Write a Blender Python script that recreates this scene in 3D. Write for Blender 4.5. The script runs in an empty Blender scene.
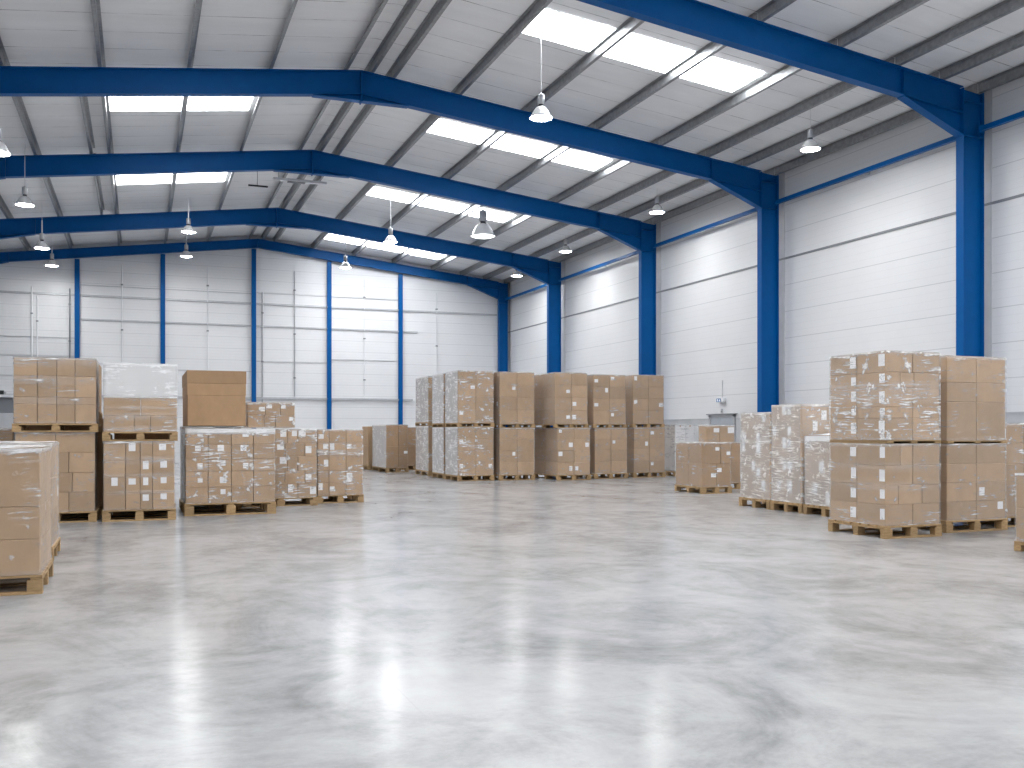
import bpy, math, random
from mathutils import Vector, noise
R = random.Random(7)
C = bpy.context.scene.collection
SC = bpy.context.scene

# ------------------------------------------------------------------ materials
def new_mat(name):
    m = bpy.data.materials.new(name); m.use_nodes = True
    nt = m.node_tree
    return m, nt, nt.nodes['Principled BSDF']

def nd(nt, typ, **kw):
    n = nt.nodes.new(typ)
    for k, v in kw.items():
        if k in n.inputs: n.inputs[k].default_value = v
        else: setattr(n, k, v)
    return n

def lk(nt, a, ao, b, bi): nt.links.new(a.outputs[ao], b.inputs[bi])

def math_n(nt, op, a, b=None, clamp=False):
    n = nt.nodes.new('ShaderNodeMath'); n.operation = op; n.use_clamp = clamp
    for i, v in enumerate((a, b)):
        if v is None: continue
        if isinstance(v, tuple): nt.links.new(v[0].outputs[v[1]], n.inputs[i])
        else: n.inputs[i].default_value = v
    return n

def ramp(nt, src, stops):
    n = nt.nodes.new('ShaderNodeValToRGB')
    el = n.color_ramp.elements
    el.remove(el[1])
    for i, (p, c) in enumerate(stops):
        e = el[0] if i == 0 else el.new(p)
        e.position = p
        e.color = c if len(c) == 4 else (*c, 1)
    nt.links.new(src[0].outputs[src[1]], n.inputs['Fac'])
    return n

def grey(v): return (v, v, v)

def noise_n(nt, scale, detail=4, rough=.55, vec=None, stretch=None):
    n = nd(nt, 'ShaderNodeTexNoise', Scale=scale, Detail=detail, Roughness=rough)
    g = nd(nt, 'ShaderNodeNewGeometry')
    if stretch:
        mp = nd(nt, 'ShaderNodeMapping'); mp.inputs['Scale'].default_value = stretch
        lk(nt, g, 'Position', mp, 'Vector'); lk(nt, mp, 'Vector', n, 'Vector')
    else:
        lk(nt, g, 'Position', n, 'Vector')
    return n

def mix_rgb(nt, fac, a, b, blend='MIX'):
    n = nt.nodes.new('ShaderNodeMix'); n.data_type = 'RGBA'; n.blend_type = blend
    def put(v, i):
        if isinstance(v, tuple) and hasattr(v[0], 'outputs'): nt.links.new(v[0].outputs[v[1]], n.inputs[i])
        elif isinstance(v, (int, float)): n.inputs[i].default_value = v
        else: n.inputs[i].default_value = (*v, 1)
    put(fac, 0); put(a, 6); put(b, 7)
    return n

def line_mask(nt, axis, pitch, width, offset=0.0):
    """1 on thin lines every pitch metres along a world axis"""
    g = nd(nt, 'ShaderNodeNewGeometry'); s = nd(nt, 'ShaderNodeSeparateXYZ')
    lk(nt, g, 'Position', s, 'Vector')
    a = math_n(nt, 'ADD', (s, axis), offset)
    p = math_n(nt, 'PINGPONG', (a, 0), pitch / 2)
    return math_n(nt, 'LESS_THAN', (p, 0), width / 2)

def simple(name, col, rough=.5, metal=0.0, spec=.5, var=.0, vscale=6, bump=0):
    m, nt, b = new_mat(name)
    b.inputs['Roughness'].default_value = rough
    b.inputs['Metallic'].default_value = metal
    b.inputs['Specular IOR Level'].default_value = spec
    if var:
        n = noise_n(nt, vscale, 5)
        r = ramp(nt, (n, 'Fac'), [(.3, tuple(c * (1 - var) for c in col)), (.7, tuple(min(1, c * (1 + var)) for c in col))])
        lk(nt, r, 'Color', b, 'Base Color')
        if bump:
            bp = nd(nt, 'ShaderNodeBump', Strength=bump, Distance=.01)
            lk(nt, n, 'Fac', bp, 'Height'); lk(nt, bp, 'Normal', b, 'Normal')
    else:
        b.inputs['Base Color'].default_value = (*col, 1)
    return m

def emit(name, col, strength):
    m, nt, b = new_mat(name)
    b.inputs['Base Color'].default_value = (.8, .8, .8, 1)
    b.inputs['Emission Color'].default_value = (*col, 1)
    b.inputs['Emission Strength'].default_value = strength
    return m

M = {}
M['blue'] = simple('blue_paint', (.0004, .086, .290), .42, spec=.14, var=.06, vscale=3)
M['steel'] = simple('galvanised_steel', (.30, .305, .315), .36, metal=.65, var=.18, vscale=9)
M['grey_metal'] = simple('grey_metal', (.46, .47, .49), .4, metal=.3, var=.06)
M['flash'] = simple('grey_flashing', (.22, .23, .25), .5)
M['dado'] = simple('grey_dado', (.50, .51, .53), .4, var=.08, vscale=2)
M['dark'] = simple('dark_rubber', (.02, .02, .022), .6)
M['white_metal'] = simple('white_metal', (.72, .73, .75), .3)
M['door'] = simple('grey_door', (.40, .43, .47), .35)
M['sign_blue'] = simple('sign_blue', (.02, .11, .32), .4)
M['sign_white'] = emit('sign_white', (.9, .93, 1), .35)
M['sky_pane'] = emit('daylight_pane', (.96, .98, 1.0), 8.6)
M['lens'] = emit('lamp_lens', (1, 1, .99), 92.0)
M['dim_lens'] = emit('dim_lamp_lens', (1, 1, .99), 4.0)
M['bell'] = simple('lamp_reflector', (.78, .79, .80), .25, metal=.35)
M['ballast'] = simple('lamp_housing', (.50, .51, .53), .35, metal=.5)

def wall_mat(name, pitch, off, lw, seam, col):
    m, nt, b = new_mat(name)
    n = noise_n(nt, .55, 5, .6)
    r = ramp(nt, (n, 'Fac'), [(.3, tuple(c * .95 for c in col)), (.7, col)])
    l = line_mask(nt, 'Z', pitch, lw, off)
    mx = mix_rgb(nt, (l, 0), (r, 'Color'), seam)
    l2 = line_mask(nt, 'Z', pitch / 4, .018, off)
    f2 = math_n(nt, 'MULTIPLY', (l2, 0), .10)
    mx2 = mix_rgb(nt, (f2, 0), (mx, 2), tuple(c * .55 for c in col))
    lk(nt, mx2, 2, b, 'Base Color')
    b.inputs['Roughness'].default_value = .40
    b.inputs['Specular IOR Level'].default_value = .5
    w = noise_n(nt, 1.0, 3, .5, stretch=(.5, .5, 14))
    bp = nd(nt, 'ShaderNodeBump', Strength=.18, Distance=.012)
    lk(nt, w, 'Fac', bp, 'Height'); lk(nt, bp, 'Normal', b, 'Normal')
    return m
M['wall_side'] = wall_mat('side_wall_panels', .82, .56, .020, (.53, .54, .555), (.73, .735, .748))
M['wall_end'] = wall_mat('end_wall_panels', .56, .1, .016, (.53, .54, .56), (.73, .737, .752))
M['wall_plain'] = simple('plain_white_wall', (.78, .785, .80), .4, var=.04, vscale=1)

def ceil_mat():
    m, nt, b = new_mat('roof_liner')
    n = noise_n(nt, 1.1, 6, .62, stretch=(.35, 1.6, 1))
    r = ramp(nt, (n, 'Fac'), [(.28, (.78, .783, .79)), (.7, (.87, .873, .88))])
    l = line_mask(nt, 'Y', 1.0, .022, .28)
    n2 = noise_n(nt, 2.0, 3, .6)
    f = ramp(nt, (n2, 'Fac'), [(.38, grey(.12)), (.62, grey(.85))])
    f2 = math_n(nt, 'MULTIPLY', (l, 0), (f, 'Color'))
    mx = mix_rgb(nt, (f2, 0), (r, 'Color'), (.16, .16, .165))
    lk(nt, mx, 2, b, 'Base Color')
    b.inputs['Roughness'].default_value = .38
    w = noise_n(nt, 1.0, 3, .5, stretch=(.3, 9, .3))
    bp = nd(nt, 'ShaderNodeBump', Strength=.12, Distance=.012)
    lk(nt, w, 'Fac', bp, 'Height'); lk(nt, bp, 'Normal', b, 'Normal')
    return m
M['ceiling'] = ceil_mat()

def floor_mat():
    m, nt, b = new_mat('polished_concrete')
    n1 = noise_n(nt, .75, 8, .70, stretch=(1, .8, 1))
    n1.inputs['Distortion'].default_value = .8
    n2 = noise_n(nt, 3.2, 6, .7)
    n3 = noise_n(nt, 40, 3, .6)
    s = math_n(nt, 'MULTIPLY', (n2, 'Fac'), .45)
    s1 = math_n(nt, 'ADD', (n1, 'Fac'), (s, 0))
    s2 = math_n(nt, 'MULTIPLY', (n3, 'Fac'), .07)
    t = math_n(nt, 'ADD', (s1, 0), (s2, 0))
    r = ramp(nt, (t, 0), [(.54, (.200, .199, .204)), (.68, (.282, .281, .286)), (.80, (.352, .352, .356)), (.96, (.41, .41, .413))])
    j1 = line_mask(nt, 'Y', 9.0, .010, 4.23)
    j2 = line_mask(nt, 'X', 6.0, .010, -1.4)
    j = math_n(nt, 'MAXIMUM', (j1, 0), (j2, 0))
    jf = math_n(nt, 'MULTIPLY', (j, 0), .28)
    mx = mix_rgb(nt, (jf, 0), (r, 'Color'), (.28, .28, .29))
    lk(nt, mx, 2, b, 'Base Color')
    b.inputs['Roughness'].default_value = .19
    b.inputs['Specular IOR Level'].default_value = .11
    bp = nd(nt, 'ShaderNodeBump', Strength=.035, Distance=.01)
    n4 = noise_n(nt, 1.6, 2, .5)
    lk(nt, n4, 'Fac', bp, 'Height'); lk(nt, bp, 'Normal', b, 'Normal')
    return m
M['floor'] = floor_mat()

def board_mat(name, col):
    m, nt, b = new_mat(name)
    oi = nd(nt, 'ShaderNodeObjectInfo')
    n = noise_n(nt, 7, 5, .6, stretch=(1, 1, .6))
    r = ramp(nt, (n, 'Fac'), [(.3, tuple(c * .93 for c in col)), (.7, tuple(c * 1.06 for c in col))])
    tint = ramp(nt, (oi, 'Random'), [(0, (.86, .85, .83)), (1, (1.08, 1.06, 1.04))])
    mx = mix_rgb(nt, 1.0, (r, 'Color'), (tint, 'Color'), 'MULTIPLY')
    lk(nt, mx, 2, b, 'Base Color')
    b.inputs['Roughness'].default_value = .68
    b.inputs['Specular IOR Level'].default_value = .3
    return m
M['card'] = board_mat('corrugated_board', (.435, .302, .190))
M['card_dark'] = board_mat('kraft_board', (.375, .245, .142))
M['card_pale'] = board_mat('pale_board', (.76, .76, .77))
M['tape'] = simple('parcel_tape', (.40, .27, .17), .3)
M['paper'] = simple('label_paper', (.80, .80, .81), .45)

def wood_mat():
    m, nt, b = new_mat('pallet_wood')
    oi = nd(nt, 'ShaderNodeObjectInfo')
    n = noise_n(nt, 9, 6, .65, stretch=(1, 3, 6))
    r = ramp(nt, (n, 'Fac'), [(.25, (.27, .165, .075)), (.75, (.52, .36, .19))])
    tint = ramp(nt, (oi, 'Random'), [(0, (.8, .8, .8)), (1, (1.12, 1.1, 1.05))])
    mx = mix_rgb(nt, 1.0, (r, 'Color'), (tint, 'Color'), 'MULTIPLY')
    lk(nt, mx, 2, b, 'Base Color')
    b.inputs['Roughness'].default_value = .75
    return m
M['wood'] = wood_mat()

def film_mat(name, base, amount, thresh):
    m, nt, b = new_mat(name)
    at = nd(nt, 'ShaderNodeAttribute', attribute_name='milk_glare')
    g = nd(nt, 'ShaderNodeNewGeometry'); s = nd(nt, 'ShaderNodeSeparateXYZ')
    lk(nt, g, 'Position', s, 'Vector')
    xy = math_n(nt, 'ADD', (s, 'X'), (s, 'Y'))
    def streak(kx, kz, sc, det):
        u = math_n(nt, 'MULTIPLY', (xy, 0), kx[0]); u2 = math_n(nt, 'MULTIPLY', (s, 'Z'), kx[1])
        v = math_n(nt, 'MULTIPLY', (xy, 0), kz[0]); v2 = math_n(nt, 'MULTIPLY', (s, 'Z'), kz[1])
        a = math_n(nt, 'ADD', (u, 0), (u2, 0)); c = math_n(nt, 'ADD', (v, 0), (v2, 0))
        cb = nd(nt, 'ShaderNodeCombineXYZ')
        lk(nt, a, 0, cb, 'X'); lk(nt, c, 0, cb, 'Y')
        tx = nd(nt, 'ShaderNodeTexNoise', Scale=sc, Detail=det, Roughness=.65)
        tx.noise_dimensions = '2D'
        lk(nt, cb, 'Vector', tx, 'Vector')
        return tx
    fine = streak((1.0, .5), (-.6, 14), 2.6, 6)  # white streaks: bunched film plies plus painted glare
    patch = streak((1, 0), (0, 1.3), 1.9, 4)
    blob = streak((1, .4), (-.3, 1), 5.5, 3)
    f1 = ramp(nt, (fine, 'Fac'), [(.50, grey(0)), (.66, grey(1))])
    p1 = ramp(nt, (patch, 'Fac'), [(thresh, grey(0)), (thresh + .16, grey(1))])
    b1 = ramp(nt, (blob, 'Fac'), [(thresh + .14, grey(0)), (thresh + .26, grey(1))])
    a = math_n(nt, 'MULTIPLY', (f1, 'Color'), (p1, 'Color'))
    bb = math_n(nt, 'MULTIPLY', (b1, 'Color'), .7)
    a2 = math_n(nt, 'MAXIMUM', (a, 0), (bb, 0))
    fs = math_n(nt, 'MULTIPLY', (f1, 'Color'), .62)
    fs2 = math_n(nt, 'ADD', (fs, 0), .38)
    mk = math_n(nt, 'MULTIPLY', (at, 'Fac'), (fs2, 0))
    pre = math_n(nt, 'MULTIPLY', (a2, 0), amount)
    ve = nd(nt, 'ShaderNodeAttribute', attribute_name='veil')
    a30 = math_n(nt, 'ADD', (pre, 0), (mk, 0))
    a3 = math_n(nt, 'ADD', (a30, 0), (ve, 'Fac'))
    lw = nd(nt, 'ShaderNodeLayerWeight', Blend=.35)
    fr = math_n(nt, 'MULTIPLY', (lw, 'Facing'), .22)
    a4 = math_n(nt, 'ADD', (a3, 0), (fr, 0))
    al = math_n(nt, 'ADD', (a4, 0), base, clamp=True)
    al2 = math_n(nt, 'MINIMUM', (al, 0), .93)
    lk(nt, al2, 0, b, 'Alpha')
    b.inputs['Base Color'].default_value = (.86, .87, .88, 1)
    b.inputs['Roughness'].default_value = .16
    b.inputs['Specular IOR Level'].default_value = .6
    bp = nd(nt, 'ShaderNodeBump', Strength=.28, Distance=.02)
    lk(nt, fine, 'Fac', bp, 'Height'); lk(nt, bp, 'Normal', b, 'Normal')
    return m
M['film1'] = film_mat('clear_film', .04, .65, .52)
M['film2'] = film_mat('streaky_film', .05, .95, .455)
M['film3'] = film_mat('cloudy_film', .20, .75, .45)
M['film4'] = film_mat('milky_film', .42, .55, .42)

# ------------------------------------------------------------------ mesh helpers
class MB:
    def __init__(s): s.v = []; s.f = []; s.mi = []; s.cur = 0
    def face(s, *idx): s.f.append(idx); s.mi.append(s.cur)
    def quad(s, a, b, c, d):
        n = len(s.v); s.v += [tuple(a), tuple(b), tuple(c), tuple(d)]; s.face(n, n + 1, n + 2, n + 3)
    def box(s, x0, x1, y0, y1, z0, z1):
        s.hexa([(x0, y0, z0), (x1, y0, z0), (x1, y1, z0), (x0, y1, z0), (x0, y0, z1), (x1, y0, z1), (x1, y1, z1), (x0, y1, z1)])
    def hexa(s, p):
        n = len(s.v); s.v += [tuple(q) for q in p]
        for q in ((3, 2, 1, 0), (4, 5, 6, 7), (0, 1, 5, 4), (1, 2, 6, 5), (2, 3, 7, 6), (3, 0, 4, 7)):
            s.face(*[n + i for i in q])
    def cbox(s, x0, x1, y0, y1, z0, z1, c=.006):
        """box with cut edges"""
        xs, ys, zs = (x0, x1), (y0, y1), (z0, z1)
        n = len(s.v); idx = {}
        for i in (0, 1):
            for j in (0, 1):
                for k in (0, 1):
                    sx, sy, sz = (1, -1)[i], (1, -1)[j], (1, -1)[k]
                    X, Y, Z = xs[i], ys[j], zs[k]
                    for a, p in enumerate(((X, Y + sy * c, Z + sz * c), (X + sx * c, Y, Z + sz * c), (X + sx * c, Y + sy * c, Z))):
                        idx[i, j, k, a] = len(s.v); s.v.append(p)
        I = idx
        for i in (0, 1):
            q = [I[i, 0, 0, 0], I[i, 1, 0, 0], I[i, 1, 1, 0], I[i, 0, 1, 0]]; s.face(*(q if i else q[::-1]))
            q = [I[0, i, 0, 1], I[1, i, 0, 1], I[1, i, 1, 1], I[0, i, 1, 1]]; s.face(*(q[::-1] if i else q))
            q = [I[0, 0, i, 2], I[1, 0, i, 2], I[1, 1, i, 2], I[0, 1, i, 2]]; s.face(*(q if i else q[::-1]))
        for i in (0, 1):
            for j in (0, 1):
                q = [I[i, j, 0, 0], I[i, j, 1, 0], I[i, j, 1, 1], I[i, j, 0, 1]]; s.face(*(q if (i ^ j) == 0 else q[::-1]))
                q = [I[i, 0, j, 0], I[i, 1, j, 0], I[i, 1, j, 2], I[i, 0, j, 2]]; s.face(*(q if (i ^ j) else q[::-1]))
                q = [I[0, i, j, 1], I[1, i, j, 1], I[1, i, j, 2], I[0, i, j, 2]]; s.face(*(q if (i ^ j) == 0 else q[::-1]))
                for k in (0, 1):
                    q = [I[i, j, k, 0], I[i, j, k, 1], I[i, j, k, 2]]; s.face(*(q if (i + j + k) % 2 else q[::-1]))
    def bar(s, a, b, w, h, up=(0, 0, 1)):
        """rectangular bar between points a and b, w across, h along up"""
        a, b = Vector(a), Vector(b); d = (b - a).normalized()
        u = Vector(up); sdir = d.cross(u).normalized(); u = sdir.cross(d).normalized()
        P = []
        for p in (a, b):
            P += [p - sdir * w / 2 - u * h / 2, p + sdir * w / 2 - u * h / 2, p + sdir * w / 2 + u * h / 2, p - sdir * w / 2 + u * h / 2]
        n = len(s.v); s.v += [tuple(p) for p in P]
        for q in ((0, 1, 2, 3), (7, 6, 5, 4), (0, 4, 5, 1), (1, 5, 6, 2), (2, 6, 7, 3), (3, 7, 4, 0)):
            s.face(*[n + i for i in q])
    def tube(s, a, b, r, seg=8):
        a, b = Vector(a), Vector(b); d = (b - a).normalized()
        t = Vector((1, 0, 0)) if abs(d.x) < .9 else Vector((0, 1, 0))
        u = d.cross(t).normalized(); w = d.cross(u)
        n = len(s.v)
        for p in (a, b):
            for i in range(seg):
                an = 2 * math.pi * i / seg
                s.v.append(tuple(p + u * math.cos(an) * r + w * math.sin(an) * r))
        for i in range(seg):
            j = (i + 1) % seg
            s.face(n + i, n + j, n + seg + j, n + seg + i)
        s.face(*[n + i for i in range(seg)][::-1]); s.face(*[n + seg + i for i in range(seg)])
    def lathe(s, prof, seg=24, cap_end=False):
        n = len(s.v); k = len(prof)
        for r, z in prof:
            for i in range(seg):
                an = 2 * math.pi * i / seg
                s.v.append((r * math.cos(an), r * math.sin(an), z))
        for a in range(k - 1):
            for i in range(seg):
                j = (i + 1) % seg
                s.face(n + a * seg + i, n + a * seg + j, n + (a + 1) * seg + j, n + (a + 1) * seg + i)
        if cap_end:
            s.face(*[n + (k - 1) * seg + i for i in range(seg)]); s.face(*[n + i for i in range(seg)][::-1])
    def prism(s, pts, y0, y1):
        """polygon in x,z extruded along y"""
        n = len(s.v); k = len(pts)
        s.v += [(x, y0, z) for x, z in pts] + [(x, y1, z) for x, z in pts]
        s.face(*[n + i for i in range(k)]); s.face(*[n + k + i for i in range(k)][::-1])
        for i in range(k):
            j = (i + 1) % k
            s.face(n + j, n + i, n + k + i, n + k + j)
    def mesh(s, name, mats, smooth=False):
        me = bpy.data.meshes.new(name)
        me.from_pydata(s.v, [], s.f)
        for m in (mats if isinstance(mats, (list, tuple)) else [mats]): me.materials.append(m)
        if any(s.mi): me.polygons.foreach_set('material_index', s.mi)
        if smooth: me.polygons.foreach_set('use_smooth', [True] * len(me.polygons))
        me.update(); return me
    def build(s, name, mats, parent=None, loc=None, smooth=False):
        o = bpy.data.objects.new(name, s.mesh(name, mats, smooth)); C.objects.link(o)
        if loc: o.location = loc
        if parent: o.parent = parent
        return o

def tag(o, label=None, cat=None, group=None, kind=None):
    if label: o['label'] = label
    if cat: o['category'] = cat
    if group: o['group'] = group
    if kind: o['kind'] = kind
    return o

def empty(name, loc, label=None, cat=None, group=None):
    o = bpy.data.objects.new(name, None); C.objects.link(o); o.location = loc
    o.empty_display_size = .2
    return tag(o, label, cat, group)

def child(o, parent):                      # keep world place, parent sits unrotated
    o.parent = parent; o.location = Vector(o.location) - Vector(parent.location)
    return o

# ------------------------------------------------------------------ the building
FY = [-14.0, -6.4, 1.2, 8.9, 16.62, 24.27, 31.74, 40.5, 47.41]      # frame planes
XA, XR, XL = 5.36, 18.37, -7.65
PR, PL = .110, .128
ZE = 9.40
ZA = ZE + PR * (XR - XA)
def ztop(x): return ZA - (PR * (x - XA) if x > XA else PL * (XA - x))
PUR = .22
WX, WB, WL, WF = 18.55, 47.78, -7.85, -20.0

def struct(o): return tag(o, kind='structure')

m = MB(); m.box(WL, WX, WF, WB, -.2, 0); struct(m.build('floor', M['floor']))
m = MB(); m.box(WX, WX + .2, WF, WB + .2, 0, ztop(WX) + PUR + .02); struct(m.build('wall_right', M['wall_side']))
m = MB(); m.box(WL - .2, WL, WF, WB + .2, 0, ztop(WL) + PUR + .02); struct(m.build('wall_left', M['wall_side']))
def gable(y0, y1):
    mm = MB(); mm.prism([(WL, 0), (WX, 0), (WX, ztop(WX) + PUR), (XA, ZA + PUR), (WL, ztop(WL) + PUR)], y0, y1); return mm
struct(gable(WB, WB + .2).build('wall_back', M['wall_end']))
struct(gable(WF - .2, WF).build('wall_front', M['wall_plain']))
m = MB()
m.prism([(WL - .2, ztop(WL) + PUR), (XA, ZA + PUR), (WX + .2, ztop(WX) + PUR), (WX + .2, ztop(WX) + PUR + .12), (XA, ZA + PUR + .12), (WL - .2, ztop(WL) + PUR + .12)], WF - .2, WB + .2)
ceiling = struct(m.build('ceiling', M['ceiling']))

# purlins: cold-rolled Z sections, one length per bay
PX = [-7.4, -6.2, -4.6, -2.86, -.82, 1.16, 3.10, 5.0, 5.60, 6.17, 8.0, 10.05, 12.12, 14.2, 15.8, 17.1, 18.28]
ends = [WF] + [y + .1 for y in FY[:-1]] + [WB]
for bi in range(len(ends) - 1):
    xs = PX + ([-1.33] if bi in (6, 7) else [])
    for x in xs:
        zc = ztop(x) + .004
        sl = (-PR if x > XA else PL)
        m = MB(); t = .008; fl = .075; h = PUR - .012
        sg = 1 if x > XA else -1
        y0, y1 = ends[bi] + (.6 if x == -1.33 else .012), ends[bi + 1] - .012
        m.box(x - t / 2, x + t / 2, y0, y1, zc, zc + h)
        a, b = sorted((x, x + sg * fl))
        m.hexa([(a, y0, zc + (a - x) * sl), (b, y0, zc + (b - x) * sl), (b, y1, zc + (b - x) * sl), (a, y1, zc + (a - x) * sl),
                (a, y0, zc + t + (a - x) * sl), (b, y0, zc + t + (b - x) * sl), (b, y1, zc + t + (b - x) * sl), (a, y1, zc + t + (a - x) * sl)])
        a, b = sorted((x, x - sg * fl))
        m.hexa([(a, y0, zc + h - t + (a - x) * sl), (b, y0, zc + h - t + (b - x) * sl), (b, y1, zc + h - t + (b - x) * sl), (a, y1, zc + h - t + (a - x) * sl),
                (a, y0, zc + h + (a - x) * sl), (b, y0, zc + h + (b - x) * sl), (b, y1, zc + h + (b - x) * sl), (a, y1, zc + h + (a - x) * sl)])
        # lip
        xl = x + sg * fl
        m.box(xl - t / 2, xl + t / 2, y0, y1, zc + (xl - x) * sl, zc + (xl - x) * sl + .022)
        m.build('purlin', M['steel'], ceiling)

# portal frames
def plate_strip(mm, pts, y0, y1, t, up=1):
    """flange following a polyline in x,z, thickness t upward (up=1) or downward"""
    for (xa, za), (xb, zb) in zip(pts[:-1], pts[1:]):
        mm.hexa([(xa, y0, za), (xb, y0, zb), (xb, y1, zb), (xa, y1, za), (xa, y0, za + t * up), (xb, y0, zb + t * up), (xb, y1, zb + t * up), (xa, y1, za + t * up)])

ORD = ['', '', '', '', 'nearest', 'second', 'third', 'fourth', 'end']
def portal(i):
    y = FY[i]; end = i == len(FY) - 1
    lab = {4: 'nearest blue steel portal frame, column behind the plain tall stack',
           5: 'second blue steel portal frame, column rising behind white wrapped loads',
           6: 'third blue steel portal frame, column at end of central stacks',
           7: 'fourth blue steel portal frame, column above middle of central stacks',
           8: 'last blue steel portal frame against the end wall'}.get(i)
    g = empty('portal_frame', (0, y, 0), lab, 'steel frame')
    y0, y1, yw = 0, .22, .11
    D = .42 if end else .62
    CW = .64 if not end else .5
    t = .02
    HL = 1.75; HB = 8.34
    for sgn, xo in ((1, XR), (-1, XL)):
        xi = xo - sgn * CW
        zt = ztop(xo) - .005
        mm = MB()
        for xf in (xo - sgn * t / 2, xi + sgn * t / 2): mm.box(xf - t / 2, xf + t / 2, y0, y1, 0, zt if xf == xo - sgn * t / 2 else ztop(xi) - .03)
        a, b = sorted((xo - sgn * t, xi + sgn * t))
        mm.hexa([(a, yw - .008, 0), (b, yw - .008, 0), (b, yw + .008, 0), (a, yw + .008, 0),
                 (a, yw - .008, ztop(a) - .02), (b, yw - .008, ztop(b) - .02), (b, yw + .008, ztop(b) - .02), (a, yw + .008, ztop(a) - .02)])
        mm.build('column', M['blue'], g)
        mm = MB(); a, b = sorted((xi - sgn * .06, xo + sgn * .05)); mm.box(a, b, y0 - .05, y1 + .05, 0, .03); mm.build('base_plate', M['blue'], g)
        for zz in (HB, zt - .25):
            mm = MB(); a, b = sorted((xi + sgn * t, xo - sgn * t)); mm.box(a, b, y0 + .01, yw - .01, zz, zz + .018)
            mm.build('stiffener_plate', M['blue'], g)
        # rafter
        xe, xr = xi, XA
        mm = MB()
        top = [(xe, ztop(xe) - t), (xr, ZA - t)]
        plate_strip(mm, top, y0, y1, t)
        plate_strip(mm, [(xe, ztop(xe) - D), (xr, ZA - D)], y0, y1, t)
        pts = [(xe, ztop(xe) - D + t), (xr, ZA - D + t), (xr, ZA - t), (xe, ztop(xe) - t)]
        mm.prism(pts, yw - .008, yw + .008)
        raf = mm.build('rafter', M['blue'], g)
        # haunch below the rafter at the column
        hl = HL if (sgn > 0 or end) else 3.3
        hb = HB if not end else 8.55
        xk = xe - sgn * hl
        mm = MB()
        mm.prism([(xe, hb + t), (xe, ztop(xe) - D - .001), (xk, ztop(xk) - D - .001)], yw - .008, yw + .008)
        plate_strip(mm, [(xe, hb), (xk, ztop(xk) - D - .022)], y0, y1, t)
        mm.build('haunch', M['blue'], g)
        mm = MB()
        mm.box(xk - .008, xk + .008, y0 + .01, yw - .008, ztop(xk) - D + t, ztop(xk) - t)
        mm.build('stiffener_plate', M['blue'], raf)
    if not end:
        # apex haunch
        dz = .17
        a, b = XA - 1.25, XA + 1.25
        mm = MB()
        mm.prism([(a, ztop(a) - D - .001), (XA, ZA - D - dz + t), (b, ztop(b) - D - .001), (XA, ZA - D - .001)], yw - .008, yw + .008)
        plate_strip(mm, [(a, ztop(a) - D - .022), (XA, ZA - D - dz), (b, ztop(b) - D - .022)], y0, y1, t)
        mm.build('apex_haunch', M['blue'], g)
    mm = MB()
    mm.box(XA - .02, XA + .02, y0 - .02, y1 + .02, ZA - D - (.2 if not end else .0), ZA - .01)
    mm.build('apex_plate', M['blue'], g)
    if not lab: tag(g, kind='structure'); g.name = 'wall_frame'
    return g
for i in range(len(FY)): portal(i)

# rails along the side wall (blue tube struts between the columns) and grey flashing
BAYN = {4: 'between nearest and second blue columns', 5: 'between second and third blue columns', 6: 'between third and fourth blue columns', 7: 'between fourth and last blue columns', 3: 'before the nearest blue column'}
for i in (3, 4, 5, 6, 7):
    m = MB(); y0, y1 = FY[i] + .24, FY[i + 1] - .02
    m.bar((XR - .12, y0, 8.53), (XR - .12, y1, 8.53), .11, .11)
    g = empty('wall_rail', (0, 0, 0), 'blue tube rail high on white side wall ' + BAYN[i], 'rail', 'blue rails along the side wall')
    m.build('tube', M['blue'], g)
    for yy in (y0 + .004, y1 - .004):
        m = MB(); m.box(XR - .22, XR - .02, yy - .004, yy + .004, 8.43, 8.63); m.build('end_plate', M['blue'], g)
    ym = (y0 + y1) / 2
    m = MB(); m.box(XR - .07, WX, ym - .02, ym + .02, 8.50, 8.56); m.build('bracket', M['grey_metal'], g)
m = MB(); m.box(WX - .025, WX, WF, WB, 6.79, 6.85); tag(m.build('trim_1', M['flash']), kind='structure')
m = MB(); m.box(WX - .03, WX, WF, 26.75, 0, 1.93); m.box(WX - .03, WX, 28.34, WB, 0, 1.93); m.box(WX - .045, WX, WF, 26.75, 1.90, 1.935); m.box(WX - .045, WX, 28.34, WB, 1.90, 1.935)
tag(m.build('baseboard_right', M['dado']), kind='structure')
# grey strip behind every column, painting the column's shadow on the wall
for k, y in enumerate(FY[3:]):
    m = MB(); m.box(WX - .02, WX, y - .06, y + .30, 0, ztop(WX) + .1); tag(m.build('trim_%d' % (k + 2), M['dado']), kind='structure')

# exit door in the side wall, with its sign
d = empty('door_1', (WX, 26.8, 0)); tag(d, kind='structure')
m = MB(); x = -.06
m.box(x, 0, .0, .10, 0, 2.06); m.box(x, 0, 1.44, 1.54, 0, 2.06); m.box(x, 0, 0, 1.54, 1.98, 2.06)
m.build('door_frame', M['grey_metal'], d)
m = MB(); m.box(-.10, 0, -.10, 1.64, 2.06, 2.09); m.build('canopy_strip', M['flash'], d)
for a, b in ((.11, .765), (.775, 1.43)):
    m = MB(); m.cbox(-.035, -.002, a, b, .01, 1.97, .004); lf = m.build('door_leaf', M['door'], d)
    m = MB(); m.box(-.06, -.036, a + .1 if a < .3 else b - .16, a + .16 if a < .3 else b - .10, .95, 1.15); m.build('push_bar', M['steel'], lf)
e = empty('exit_sign', (WX, 27.35, 2.45), 'small blue lit emergency exit sign above the grey door', 'sign')
m = MB(); m.cbox(-.14, -.02, 0, .40, .02, .18, .012); m.build('housing', M['white_metal'], e)
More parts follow.
